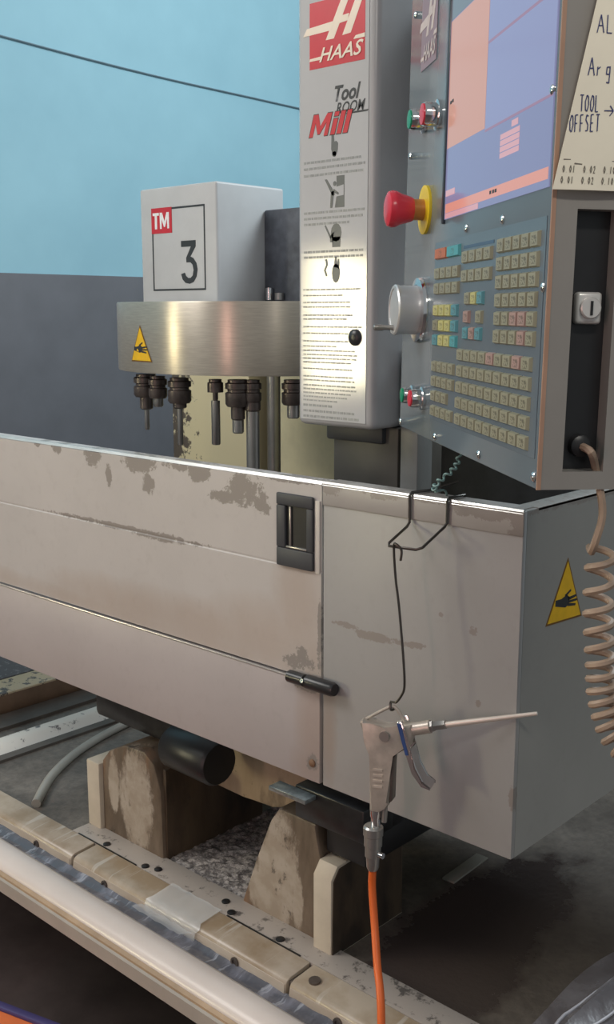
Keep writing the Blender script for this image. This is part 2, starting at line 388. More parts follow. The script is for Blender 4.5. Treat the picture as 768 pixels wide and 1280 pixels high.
# left rear rails, plate, pipe (running away from the viewer)
k = NT('cream_worn_rail'); M_railc = k.out(k.mix(k.ramp(k.noise(26, 5, .7), .57, .61), srgb(216, 200, 168), srgb(104, 98, 94)), .45)
M_railb = mat('brown_rail_side', srgb(128, 106, 86), .5, var=.15)
k = NT('white_worn_rail'); M_railw = k.out(k.mix(k.ramp(k.noise(34, 5, .7), .60, .66), srgb(226, 222, 214), srgb(112, 108, 108)), .35)
k = NT('speckled_plate'); M_plate = k.out(k.mix(k.ramp(k.noise(80, 4, .7), .55, .66), srgb(104, 103, 106), srgb(156, 155, 158)), .6)
t = thing('guide_rail', (-2.2, 1.6, .548), 'cream rail with chipped top and brown side left of the machine feet', 'rail')
MB().box(-2.265, -2.175, 1.06, 2.6, .548, .598, .003).build('rail_body', M_railb, t)
MB().box(-2.266, -2.174, 1.058, 2.6, .596, .602, .002).build('rail_top', M_railc, t)
MB().box(-2.165, -2.09, 1.06, 2.6, .548, .556).build('foot_flange', M_grime, t)
o = MB().box(-3.3, -2.285, 1.055, 2.6, .548, .597, .003).build('side_plate', M_plate); tag(o, 'flat grey speckled metal plate at the far left beyond the cream rail', 'plate')
o = MB().prism([(-2.03, .548), (-2.02, .566), (-1.985, .566), (-1.965, .548)], lambda a, b, d: (a, d, b), 1.09, 2.6, .0015).build('white_rail', M_railw); tag(o, 'white paint-worn rail on the tray between the cream rail and the pale pipe', 'rail')
o = MB().box(-1.96, -1.935, 1.11, 2.6, .548, .554).build('rubber_strip', M_grime); tag(o, 'dark flat strip on the tray beside the white rail', 'strip')
o = MB().tube([(-1.70, 1.06, .556), (-1.79, 1.16, .556), (-1.86, 1.29, .556), (-1.900, 1.45, .557), (-1.925, 1.7, .5575), (-1.945, 2.1, .5575)], .0095, 10, 5).build('coolant_pipe', mat('pale_grey_pipe', srgb(158, 154, 146), .4, var=.08)); tag(o, 'thin pale grey pipe bending across the tray left of the machine feet', 'pipe')

# ------------------------------------------------------------------ machine base casting
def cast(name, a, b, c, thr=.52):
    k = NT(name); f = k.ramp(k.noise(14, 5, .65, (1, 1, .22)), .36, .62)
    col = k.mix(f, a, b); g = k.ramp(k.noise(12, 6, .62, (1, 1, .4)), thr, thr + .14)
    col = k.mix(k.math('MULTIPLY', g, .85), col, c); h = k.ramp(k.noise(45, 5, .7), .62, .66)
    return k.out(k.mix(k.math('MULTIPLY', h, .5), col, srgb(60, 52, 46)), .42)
k = NT('stained_cream_casting'); o = k.xyz()
dk = k.mix(k.ramp(k.noise(16, 5, .65, (1, 1, .3)), .38, .62), srgb(126, 110, 94), srgb(92, 78, 64))
dk = k.mix(k.math('MULTIPLY', k.ramp(k.noise(10, 4, .6, (1, 1, .3)), .56, .66), .6), dk, srgb(146, 104, 70))
j = k.ramp(k.noise(24, 7, .75, (1, 1, .5)), .25, .75, -1.1, 1.1)
pale = k.blobs([(-1.425, .645, .040, .085), (-1.49, .66, .014, .06), (-1.075, .635, .045, .09), (-1.10, .59, .04, .04), (-1.03, .60, .012, .05)], o[0], o[2], j, .3)
cc = k.mix(pale, dk, k.mix(k.ramp(k.noise(30, 4), .4, .6), srgb(176, 164, 150), srgb(160, 146, 130)))
cc = k.mix(k.math('MULTIPLY', k.ramp(k.noise(38, 6, .7, (1, 1, .6)), .60, .65), .75), cc, srgb(60, 52, 46))
M_cast = k.out(cc, .42)
M_castp = mat('clean_cream_plate', srgb(198, 186, 168), .5, var=.08)
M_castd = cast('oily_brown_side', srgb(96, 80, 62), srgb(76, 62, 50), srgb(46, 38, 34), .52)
base = thing('machine_base', (-1.25, 1.25, .548), 'stained cream cast base of the milling machine with two feet on the tray', 'machine base')
xz = lambda a, b, d: (a, d, b)
# left foot
ft = MB().prism([(-1.525, .548), (-1.352, .548), (-1.355, .68), (-1.372, .725), (-1.40, .742), (-1.455, .738), (-1.50, .715), (-1.522, .69)], xz, 1.092, 1.34, .004).build('foot', M_cast, base)
MB().box(-1.561, -1.523, 1.084, 1.30, .548, .684, .003).build('end_plate', M_castp, base)
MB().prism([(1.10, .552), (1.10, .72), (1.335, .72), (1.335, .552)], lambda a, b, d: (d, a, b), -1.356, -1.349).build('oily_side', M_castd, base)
# right foot
MB().prism([(-1.157, .548), (-.983, .548), (-.983, .69), (-.992, .745), (-1.07, .745), (-1.088, .72), (-1.12, .64)], xz, 1.094, 1.30, .004).build('foot', M_cast, base)
MB().prism([(1.078, .548), (1.078, .676), (1.092, .694), (1.245, .70), (1.252, .548)], lambda a, b, d: (d, a, b), -.983, -.947, .002).build('end_plate', M_castp, base)
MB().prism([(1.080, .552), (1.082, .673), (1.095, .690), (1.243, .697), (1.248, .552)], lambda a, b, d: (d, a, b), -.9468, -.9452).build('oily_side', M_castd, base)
# web between the feet, with a curved cut-out
MB().prism([(-1.40, .80), (-1.40, .69), (-1.33, .665), (-1.26, .665), (-1.19, .668), (-1.09, .70), (-1.06, .73), (-1.06, .80)], xz, 1.20, 1.235, .003).build('web', cast('chipped_cream_web', srgb(196, 178, 150), srgb(180, 160, 132), srgb(62, 54, 48), .60), base)
MB().box(-1.62, -.86, 1.30, 1.62, .72, .80, .004).build('bed', M_inside, base)
# saddle and way covers
t = thing('saddle', (-1.2, 1.35, .80), 'black oily saddle above the machine feet and under the enclosure', 'saddle')
MB().box(-1.62, -.86, 1.13, 1.62, .802, .868, .006).box(-1.60, -1.37, 1.135, 1.28, .745, .803, .01).build('saddle_body', M_blackm, t)
t = thing('way_cover', (-.95, 1.2, .70), 'stepped black way cover over the right machine foot', 'way cover')
for i in range(4):
    MB().box(-1.03 + .004 * i, -.895 - .003 * i, 1.088 + .036 * i, 1.125 + .036 * i, .7485 - .0015 * i, .800 - .003 * i, .003).build('cover_plate', M_blackm, t)
MB().box(-1.06, -.985, 1.062, 1.087, .790, .797, .001, M=None).build('bright_plate', mat('grey_wet_plate', srgb(150, 156, 156), .22, .4, var=.3, scale=60), t)
o = MB().lathe([(0, .034), (.006, .038), (.115, .038), (.121, .034), (.121, .018)], (-1.325, 1.10, .775), (1, -.05, .02), 24).build('screw_cover', M_black); tag(o, 'black cylindrical screw cover between the two machine feet', 'cylinder')

MB().box(-.982, -.905, 1.105, 1.30, .7015, .748, .004).build('lower_block', M_black, t)
# orange bin in the lower left corner
M_bin = mat('orange_plastic', srgb(236, 140, 90), .4, var=.05); M_rim = mat('violet_plastic_rim', srgb(84, 78, 128), .4, var=.06)
t = thing('orange_bin', (-1.495, .772, 0), 'orange plastic bin with a violet rim on the floor in the lower left corner', 'bin')

# ------------------------------------------------------------------ enclosure: door, apron, box
t = thing('fold_down_door', (-1.8, 1.0, 1.02), 'putty-coloured long fold-down enclosure door with chipped top edge', 'door')
MB().prism([(.990, 1.022), (.990, 1.168), (.9915, 1.1695), (.9915, 1.171), (.991, 1.172), (.991, 1.283), (.9945, 1.2875), (1.018, 1.2875), (1.018, 1.280), (1.0, 1.278), (1.0, 1.022)], yl, -3.0, -.8895).build('door_panel', M_door, t, smooth=0)
MB().prism([(.9905, 1.2845), (.9935, 1.2885), (.9965, 1.2885), (.994, 1.285)], yl, -3.0, -.8895).build('edge_highlight', M_edge, t)  # strip drawn as the highlight on the top edge
lt = MB()
fo = [(-.966, 1.169), (-.901, 1.169), (-.901, 1.267), (-.966, 1.267)]
lt.box(-.966, -.901, .985, .9905, 1.251, 1.267, .002).box(-.966, -.901, .985, .9905, 1.169, 1.194, .002).box(-.966, -.950, .985, .9905, 1.194, 1.251, .002).box(-.912, -.901, .985, .9905, 1.194, 1.251, .002)
la = lt.build('latch', M_dark, t)
MB().box(-.951, -.911, .9893, .9902, 1.192, 1.252).build('latch_recess', M_black, la)
MB().box(-.944, -.9405, .9868, .9895, 1.197, 1.25, .001).build('latch_bar', M_steel, la)
MB().box(-.949, -.912, .9855, .989, 1.1945, 1.1975, .001).build('latch_bar', M_steel, la)
MB().box(-.900, -.8915, .9888, .9908, 1.167, 1.263, .0006).build('strike_plate', mat('pale_strike_plate', srgb(206, 200, 194), .4), t)
hg = MB().lathe([(0, .006), (.002, .0085), (.030, .0085), (.032, .006)], (-.940, .981, 1.021), (1, 0, 0), 16).build('hinge', M_blackm, t, label='black hinge barrel')
MB().lathe([(0, .007), (.002, .0095), (.046, .0095), (.050, .008), (.050, .004)], (-.906, .980, 1.0215), (1, 0, 0), 16).build('hinge_pin', M_blackm, hg)
MB().lathe([(0, .0), (.001, .003), (.003, .003)], (-.905, .972, 1.024), (0, -1, .4), 8).build('set_screw', M_chrome, hg)
t = thing('enclosure_apron', (-1.8, 1.0, .88), 'putty-coloured lower apron strip under the fold-down door', 'panel')
MB().box(-3.0, -.8885, .9865, .9985, .8795, 1.0185, .0012).build('apron_panel', M_apron, t)
MB().box(-3.0, -.93, .9858, .9905, 1.0165, 1.0195, .001).build('edge_highlight', M_edge, t)
MB().lathe([(0, .0055), (.002, .0055), (.0035, .003)], (-.901, .9868, .906), (0, -1, 0), 12).build('rusty_bolt', mat('rust', srgb(122, 92, 70), .6, var=.2), t)
t = thing('enclosure_box', (-.74, 1.35, .878), 'grey sheet metal enclosure box with a scratched front on the right', 'enclosure')
MB().box(-.8855, -.594, .990, .998, .878, 1.287, .0010).build('front_sheet', M_box, t)
MB().box(-.602, -.594, .9978, 1.75, .878, 1.287).build('side_sheet', M_side, t)
MB().box(-.886, -.593, .9882, .9905, 1.2595, 1.2868, .0008).build('top_band', M_band, t)
MB().box(-.886, -.600, .992, 1.020, 1.2835, 1.2885, .001).build('top_flange', M_band, t)
MB().prism([(.9878, 1.2845), (.9900, 1.2892), (.9935, 1.2892), (.9915, 1.2850)], yl, -.886, -.594).build('edge_highlight', M_edge, t)
MB().box(-.620, -.594, 1.02, 1.75, 1.2835, 1.2880, .001).build('side_flange', M_side, t)
MB().box(-.8855, -.602, .998, 1.75, .878, .884).build('bottom_sheet', M_inside, t)
MB().box(-.8855, -.602, 1.74, 1.75, .884, 1.287).build('back_sheet', M_inside, t)
# warning triangle on the box side
def side_place(a, b, d): # triangle units: base width 1
    A, L, Rr = Vector((0, 1.0915, 1.219)), Vector((0, 1.046, 1.1455)), Vector((0, 1.1305, 1.1405))
    p = (L + Rr) / 2 + (Rr - L) * a + (A - (L + Rr) / 2) * b
    return (-.594 + d, p.y, p.z)
st = MB().prism([(-.5, 0), (.5, 0), (0, 1)], side_place, 0, .0004).build('warning_sticker', M_orangeline, t)
MB().prism([(-.455, .03), (.455, .03), (0, .94)], side_place, .0004, .0007).build('yellow_field', M_yellow, st)
tri_sticker_hand(lambda a, b, d: side_place(a * 1.0 + .02, b * .95 - .01, d), .0007).build('hand_pictogram', M_ink, st)
# small things inside
o = MB().box(-1.151, -1.016, 1.31, 1.43, .868, 1.322, .004).build('arm_post', mat('dark_oily_post', srgb(82, 78, 72), .42, var=.25, scale=5)); tag(o, 'dark oily square post under the labelled control arm', 'post')
o = MB().box(-1.012, -.978, 1.31, 1.35, .868, 1.44, .003).build('grey_upright', mat('grey_upright_paint', srgb(128, 128, 126), .45)); tag(o, 'slim grey upright bar right of the dark arm post', 'post')
o = MB().box(-2.0, -.55, 2.62, 3.1, .548, 1.62, .004).build('control_cabinet', M_dark); tag(o, 'dark cabinet in shadow behind the enclosure box, seen under the control panel', 'cabinet')

# ------------------------------------------------------------------ column, tool changer, milling head
t = thing('machine_column', (-2.4, 2.45, .548), 'cream machine column with chipped paint and a dark vertical slot', 'column')
MB().box(-2.76, -2.39, 2.32, 2.60, .548, 1.36, .004).build('column_panel', M_creamc, t)
MB().box(-2.255, -1.9, 2.32, 2.60, .548, 1.36, .004).build('column_panel', M_cream, t)
MB().box(-2.388, -2.257, 2.42, 2.60, .548, 1.36).build('slot_back', M_dark, t)
MB().cyl((-2.335, 2.375, .60), (-2.335, 2.375, 1.36), .022).build('slide_bar', M_steel, t)
MB().box(-2.80, -1.86, 2.34, 2.62, 1.36, 1.70, .01).build('column_top', M_dark, t)
CC = Vector((-1.89, 1.924, 0)); RR = .385
t = thing('tool_changer', (CC.x, CC.y, 1.36), 'round tool changer with a brushed metal cover band', 'tool changer')
MB().lathe([(0, RR), (.003, RR + .001), (.157, RR + .001), (.160, RR)], (CC.x, CC.y, 1.363), (0, 0, 1), 96, False).build('cover_band', M_brushed, t, smooth=60)
MB().lathe([(0, RR - .001), (.002, RR - .001)], (CC.x, CC.y, 1.5195), (0, 0, 1), 96).build('top_plate', M_light, t)
MB().lathe([(0, .20), (.010, .365), (.016, .365)], (CC.x, CC.y, 1.352), (0, 0, 1), 48).build('carousel_plate', M_tool, t)
def band_place(a, b, d):
    an = R(262.5) + a * .235; r = RR + .0012 + d
    return (CC.x + r * math.cos(an), CC.y + r * math.sin(an), 1.388 + b * .085)
st = MB()
def band_tri(s, d0, d1):
    b = MB(); n = 8; bot = [(-s + 2 * s * i / n, (0.5 - s) * .7) for i in range(n + 1)]
    tp = (0, (0.5 - s) * .7 + 2 * s * .98)
    rows_ = []
    for j in range(7):
        f = j / 6; rows_.append([b.bm.verts.new(band_place(x * (1 - f), y + (tp[1] - y) * f, d1)) for x, y in bot])
    for j in range(6):
        for i in range(n):
            q = (rows_[j][i], rows_[j][i + 1], rows_[j + 1][i + 1], rows_[j + 1][i]); b.bm.faces.new(q)
    return b
st = band_tri(.5, 0, .0003).build('warning_sticker', M_orangeline, t)
band_tri(.45, .0004, .0007).build('yellow_field', M_yellow, st)
tri_sticker_hand(lambda a, b, d: band_place(a * 1.05, b, d), .0008).build('hand_pictogram', M_ink, st)
def tool(ang, rh, hh, cut, label, r=.325):
    p = Vector((CC.x + r * math.cos(R(ang)), CC.y + r * math.sin(R(ang)), 1.352))
    t = thing('milling_tool', p, label, 'milling tool', 'tools hanging in the tool changer')
    MB().lathe([(0, rh * .8), (-.006, rh * .8), (-.008, rh), (-.020, rh), (-.022, rh * .82), (-.027, rh * .82), (-.029, rh), (-hh + .006, rh), (-hh, rh * .85)], p, (0, 0, 1), 20).build('tool_holder', M_tool, t)
    z = -hh
    for q, (ln, rr) in enumerate(cut):
        MB().lathe([(z, rr), (z - ln + .003, rr), (z - ln, rr * .8)], p, (0, 0, 1), 14).build('collet' if q == 0 and len(cut) > 1 else 'cutter', M_tool if q == 0 and len(cut) > 1 else M_steel, t)
        z -= ln
for a in ((241, .030, .055, [(.03, .016), (.05, .006)], 'leftmost tool holder under the cover band below the yellow warning triangle'),
          (257, .022, .052, [(.02, .012)], 'short dark tool holder second from the left under the cover band'),
          (272.5, .027, .058, [(.012, .016), (.085, .0065)], 'tool holder with a thin cutter before the chipped left edge of the cream panel'),
          (290.5, .018, .026, [(.022, .006), (.100, .010)], 'thin twist drill hanging in the middle of the tool row'),
          (300, .028, .060, [(.03, .016), (.03, .013)], 'stout tool holder with a short cutter right of the twist drill'),
          (306, .020, .050, [(.02, .018), (.20, .015)], 'long dark boring bar hanging lowest of the tool row'),
          (322, .026, .056, [(.03, .014)], 'rightmost tool holder under the cover band beside the labelled arm')):
    tool(*a)
# milling head
hd = thing('spindle_housing', (-2.1, 1.92, 1.5215), 'pale grey milling head cover box with TM 3 emblem above the brushed band', 'milling head')
MB().box(-2.252, -1.96, 1.80, 2.035, 1.5215, 1.81, .006, 3).build('head_cover', M_head, hd)
hp = lambda a, b, d: (a, 1.80 - d, b)
fr = MB()
for x0, x1, z0, z1 in ((-2.205, -2.002, 1.7545, 1.759), (-2.205, -2.002, 1.5535, 1.558), (-2.205, -2.2005, 1.558, 1.7545), (-2.0065, -2.002, 1.558, 1.7545)):
    fr.box(x0, x1, 1.7994, 1.801, z0, z1)
em = fr.build('emblem_frame', M_ink, hd, smooth=0)
MB().box(-2.206, -2.126, 1.7990, 1.801, 1.697, 1.760).build('red_square', M_red, em, smooth=0)
TG = [(.0, 1), (.46, 1), (.46, .83), (.31, .83), (.31, 0), (.15, 0), (.15, .83), (0, .83)]
MG = [(0, 0), (0, 1), (.26, 1), (.5, .45), (.74, 1), (1, 1), (1, 0), (.8, 0), (.8, .62), (.56, .10), (.44, .10), (.2, .62), (.2, 0)]
tm = MB()
tm.prism([(-2.200 + a * .054, 1.708 + b * .040) for a, b in TG], hp, .0010, .0014).prism([(-2.172 + a * .036, 1.708 + b * .040) for a, b in MG], hp, .0010, .0014).build('lettering', M_white, em, smooth=0)
MB().prism([(-2.092, 1.675), (-2.0375, 1.675), (-2.0375, 1.660), (-2.058, 1.636), (-2.047, 1.632), (-2.036, 1.620), (-2.032, 1.604), (-2.036, 1.587), (-2.047, 1.574), (-2.062, 1.5695), (-2.078, 1.572), (-2.089, 1.581), (-2.094, 1.594), (-2.080, 1.597), (-2.076, 1.589), (-2.068, 1.584), (-2.058, 1.584), (-2.050, 1.590), (-2.0465, 1.603), (-2.050, 1.616), (-2.058, 1.622), (-2.073, 1.622), (-2.0735, 1.633), (-2.055, 1.6605), (-2.092, 1.6605)], hp, -.001, .001).build('numeral', M_ink, em, smooth=0)
o = MB().box(-1.9595, -1.62, 1.962, 2.32, 1.5215, 1.752, .004).build('motor_housing', M_darkbox); tag(o, 'dark speckled housing behind the milling head, left of the control arm', 'housing')
MB().cyl((-1.935, 1.955, 1.53), (-1.935, 1.955, 1.56), .01).build('cable_gland', M_chrome, o)
MB().cyl((-1.90, 1.955, 1.53), (-1.90, 1.955, 1.547), .012).build('cable_gland', M_steel, o)
o = MB().box(-1.85, -1.80, 2.06, 2.14, 1.752, 1.79, .003).build('grey_block', mat('grey_cap', srgb(120, 122, 122), .5)); tag(o, 'small grey block on top of the dark housing beside the control arm', 'block')
o = MB().lathe([(0, .015), (.003, .021), (.038, .021), (.042, .017)], (-2.36, 1.93, 1.602), (0, 0, 1), 16).cyl((-2.36, 1.93, 1.62), (-2.25, 1.93, 1.62), .008).build('black_knob', M_dark); tag(o, 'small dark knob sticking out left of the milling head', 'knob')

# ------------------------------------------------------------------ control arm with printed label
ar = thing('console_column', (-1.1, 1.38, 1.322), 'tall grey control arm with a printed safety label and red square emblem', 'control arm')
AY = 1.25
MB().box(-1.177, -1.018, AY, 1.50, 1.322, 2.35, .012, 4).build('arm_body', M_arm, ar)
MB().box(-1.158, -1.04, 1.30, 1.40, 1.295, 1.322, .004).build('arm_foot', M_dark, ar)
MB().box(-1.018, -.62, 1.36, 1.46, 1.75, 1.95, .006).build('bracket', M_dark, ar)
lb = MB().box(-1.1665, -1.0325, AY - .0008, AY + .001, 1.332, 2.05).build('label', M_label, ar)
ap = lambda x, z, d: (x, AY - .0008 - d, z)
def logo(place, parent, red, ink, local=False):
    q = MB().prism([(0, 0), (1, 0), (1, 1), (0, 1)], place, 0, .0003).build('emblem', red, parent, local)
    k = MB()
    for p in ([(.30, .40), (.45, .40), (.77, 1.06), (.63, 1.06)], [(.60, .42), (.75, .43), (1.03, 1.06), (.90, 1.06)],
              [(-.12, .52), (.40, .53), (.46, .66), (-.05, .63)], [(.50, .60), (.70, .62), (.72, .72), (.55, .71)],
              [(0, .125), (.22, .125), (.24, .175), (.01, .165)], [(.80, .325), (1.0, .325), (1.0, .385), (.84, .375)]):
        k.prism(p, place, .0003, .0005 + len(k.bm.faces) * .00001)
    k.build('emblem_mark', ink, q, local)
    lettering('lettering', 'HAAS', .30, ink, q, lambda x, y, d: place(.17 + x * 1.0, .09 + y, .0012), shear=.35, bold=.004, local=local, sx=1.0)
logo(lambda a, b, d: ap(-1.148 + .108 * a, 1.858 + .0935 * b, d), lb, M_red, M_creamink)
lettering('lettering', 'Tool', .030, M_ink, lb, lambda x, y, d: ap(-1.1015 + x, 1.8075 + y, .0003), shear=.3, bold=.0009, sx=.86)
lettering('lettering', 'ROOM', .0215, M_ink, lb, lambda x, y, d: ap(-1.0955 + x, 1.7895 + y, .0003), shear=.3, bold=.0004, sx=.84)
MB().prism([(-1.075, 1.7865), (-1.034, 1.7865), (-1.032, 1.789), (-1.074, 1.789)], ap, 0, .0003).build('underline', M_ink, lb)
def mill(m, g, d0, d1):
    k = MB(); h = .0315
    def bar(x0, z0, z1): k.prism([(-1.149 + x + z * .32, 1.761 + z) for x, z in ((x0 - g, z0 - g), (x0 + .0085 + g, z0 - g), (x0 + .0085 + g, z1 + g), (x0 - g, z1 + g))], ap, d0, d1)
    sc = 1 + 2 * g / .037
    k.prism([(-1.149 - g + a * .037 * sc + (-g + b * (h + 2 * g)) * .32, 1.761 - g + b * (h + 2 * g)) for a, b in MG], ap, d0, d1)
    bar(.043, 0, .022); bar(.043, .0255, h); bar(.0555, 0, h); bar(.068, 0, h)
    k.build('lettering', m, lb, smooth=0)
mill(M_ink, .0011, 0, .0003)
mill(M_red, 0, .0003, .0005)
def pic(polys, cx, cz, s):
    k = MB()
    for p in polys: k.prism([(cx + a * s, cz + b * s) for a, b in p], ap, 0, .0003)
    k.build('pictogram', mat('pictogram_ink', srgb(100, 104, 106), .35) if 'pictogram_ink' not in bpy.data.materials else bpy.data.materials['pictogram_ink'], lb)
ring = lambda cx, cy, rx, ry, n=12: [(cx + rx * math.cos(2 * PI * i / n), cy + ry * math.sin(2 * PI * i / n)) for i in range(n)]
pic([[(-.16, .5), (-.04, .52), (.0, .1), (.12, .12), (.22, .02), (.2, -.25), (.1, -.5), (-.06, -.5), (-.18, -.2)], ring(.0, -.42, .13, .12)], -1.098, 1.747, .034)
pic([[(.02, .5), (.36, .5), (.36, .22), (.02, .16)], [(.02, -.15), (.36, -.12), (.36, -.5), (-.05, -.5)], [(-.5, .42), (-.4, .42), (-.1, .02), (-.05, -.1), (-.16, -.12)], [(-.22, .0), (-.08, .04), (-.16, -.5), (-.26, -.5)],
     [(-.1, .1), (.12, -.04), (.1, -.1), (-.14, .0)], ring(-.06, .26, .07, .08), [(.33, .22), (.36, .22), (.36, -.12), (.33, -.12)]], -1.094, 1.678, .046)
pic([ring(.12, .06, .28, .36), [(-.08, -.5), (.34, -.5), (.36, -.1), (-.1, -.1)], [(-.5, .34), (-.44, .38), (-.12, -.12), (-.2, -.16)], [(-.2, -.05), (.0, .1), (-.05, -.3), (-.2, -.3)]], -1.098, 1.616, .038)
pic([ring(.16, -.12, .2, .36), [(.05, .1), (.12, .5), (.2, .5), (.22, .1)], [(.2, .1), (.26, .42), (.33, .4), (.34, .0)], [(-.42, .4), (-.3, .42), (-.24, .2), (-.36, .0), (-.26, -.2), (-.34, -.24), (-.46, .0), (-.34, .2), (-.36, .34)]], -1.100, 1.563, .040)
tx = MB(); rnd = random.Random(3)
def textline(z, x0, x1, h):
    x = x0
    while x < x1 - .003:
        w_ = rnd.uniform(.003, .010); w_ = min(w_, x1 - x)
        tx.box(x, x + w_, AY - .0011, AY - .0008, z, z + h); x += w_ + rnd.uniform(.0014, .0022)
for z, x1 in ((1.7225, -1.046), (1.7135, -1.038), (1.7035, -1.040), (1.648, -1.038), (1.6395, -1.040), (1.631, -1.065), (1.5895, -1.04), (1.5815, -1.04)): textline(z, -1.160, x1, .0035)
for z, x1 in ((1.533, -1.045), (1.524, -1.08), (1.5135, -1.06), (1.5065, -1.06), (1.494, -1.06), (1.488, -1.07), (1.476, -1.04), (1.466, -1.06), (1.454, -1.045), (1.446, -1.09), (1.4395, -1.05), (1.433, -1.05), (1.427, -1.05), (1.421, -1.06), (1.411, -1.06), (1.399, -1.055), (1.393, -1.055),
              (1.385, -1.05), (1.379, -1.05), (1.373, -1.06), (1.367, -1.07), (1.361, -1.09)): textline(z, -1.1615, x1, .0024)
textline(1.3525, -1.1615, -1.10, .0036); textline(1.3435, -1.1615, -1.055, .0036); textline(1.335, -1.1615, -1.045, .0036)
tx.build('printed_text', M_inkl, lb, smooth=0, stuff=True)
MB().lathe([(0, .0125), (.002, .0125), (.005, .009), (.006, .003)], (-1.054, AY - .0005, 1.462), (0, -1, 0), 20).build('round_plug', M_blackm, ar, label='black round plug on the label')

# ------------------------------------------------------------------ control pendant (local frame: x right, -y towards the operator, z up)
PN = thing('control_console', (-.813, 1.051, 1.36), 'blue-grey machine control panel with lit screen, keypad, handwheel and emergency stop', 'control panel')
PN.rotation_euler = (R(-.8), 0, R(-39.265))
M_pbody = mat('warm_grey_housing', srgb(146, 143, 138), .45, var=.04)
M_pfront = mat('blue_grey_panel', srgb(112, 126, 136), .17, var=.03, scale=6)
M_pbez = mat('dark_bezel', srgb(62, 68, 76), .3, var=.08)
PW, PD, PH = .49, .115, .78
MB().box(0, PW - .018, .004, PD, 0, PH, .003).build('housing', M_pbody, PN, True)
sf = MB()
sf.box(PW - .018, PW, .003, .0205, 0, PH).box(PW - .018, PW, .0545, PD, 0, PH).box(PW - .018, PW, .0205, .0545, 0, .0145).box(PW - .018, PW, .0205, .0545, .218, PH)
sf.build('side_frame', M_pbody, PN, True)
rc = MB().box(PW - .0195, PW - .016, .0205, .0545, .0145, .218).build('side_recess', M_black, PN, True)
fp = MB().box(0, PW, 0, .004, 0, PH, .0012).build('front_plate', M_pfront, PN, True)
MB().box(PW - .0012, PW + .0006, -.0004, .0030, 0, PH).build('edge_trim', mat('coppery_edge', srgb(176, 140, 118), .4, var=.08), PN, True)
MB().box(PW - .0165, PW - .006, .027, .048, .131, .156, .003, 3).lathe([(0, .0085), (.003, .0085), (.004, .0075)], (PW - .006, .0375, .1435), (1, 0, 0), 18).build('key_lock', mat('nickel_lock', srgb(214, 212, 208), .3, .3), rc, True)
MB().box(PW - .0025, PW - .0012, .0365, .0385, .138, .149).build('keyhole', M_black, bpy.data.objects['key_lock'], True)
MB().lathe([(0, .009), (.010, .009), (.012, .006)], (PW - .018, .039, .034), (1, 0, 0), 16).build('cord_socket', M_black, rc, True)
for u, z in ((.468, .475), (.472, .3205), (.2267, .2198), (.1163, .219), (.010, .3054), (.008, .159), (.4825, .0065), (.3165, .0065), (.1557, .008), (.007, .0095), (.01, .46), (.472, .60), (.01, .62)):
    MB().lathe([(0, .0042), (.0012, .0042), (.0024, .0030), (.0028, .0015)], (PW - u, 0, z), (0, -1, 0), 12).build('screw', M_chrome, fp, True)
# screen
sx0, sx1, sz0, sz1 = .1825, .4835, .2345, .4555
MB().box(sx0 - .0075, sx0 - .001, -.003, .001, sz0 - .004, sz1 + .006, .001).box(sx0 - .0075, sx1 + .004, -.003, .001, sz1 + .001, sz1 + .006, .001).build('screen_bezel', M_pbez, PN, True)
sc = MB().box(sx0 - .001, sx1, -.0012, .001, sz0, sz1).build('screen', emit('violet_screen', (.30, .31, .52, 1), .66), PN, True, smooth=0)  # screen and window colours paled to put haze into them
def win(name, x0, x1, z0, z1, m, d): return MB().box(x0, x1, -.0012 - d, -.0010, z0, z1).build(name, m, sc, True, smooth=0)
E_or = emit('orange_window', (.78, .40, .31, 1), .66); E_or2 = emit('orange_bar', (.88, .38, .30, 1), .70); E_pk = emit('pink_text_window', (.78, .42, .46, 1), .74); E_gr = emit('grey_title_bar', (.26, .28, .32, 1), .55); E_ln = emit('dim_red_line', (.45, .25, .38, 1), .62); E_lv = emit('pale_violet_window', (.32, .33, .55, 1), .74)
win('title_bar', sx0, .30, .428, .4545, E_gr, .0002)
win('screen_window', .1835, .311, .3045, .427, E_or, .0002)
win('screen_window', .3125, .4825, .379, .4545, E_lv, .0002)
win('screen_window', .3125, .4825, .303, .3765, E_lv, .0002)
win('screen_line', .3125, .4825, .3765, .379, E_ln, .0003)
win('screen_line', .3125, .4825, .301, .303, E_ln, .0003)
for i in range(4): win('screen_field', .359, .409, .2715 + .0052 * i, .2758 + .0052 * i, E_pk, .0003)
win('screen_field', .388, .404, .2935, .2985, E_pk, .0003)
win('screen_field', .185, .218, .257, .263, E_pk, .0003)
win('screen_bar', .185, .481, .2405, .2495, E_or2, .0003)
win('screen_bar', .185, .30, .2350, .2400, E_pk, .0003)
for i, (x, z) in enumerate(((.335, .244), (.343, .244), (.35, .244), (.19, .347), (.197, .3475))):
    MB().box(x, x + .005, -.0017, -.0010, z, z + .003).build('screen_mark', M_ink, sc, True, smooth=0)
# emblem
logo(lambda a, b, d: (.054 + .068 * a, -.0002 - d, .406 + .082 * b), fp, mat('faded_red', srgb(152, 122, 130), .3), mat('faded_cream', srgb(214, 196, 188), .3), True)
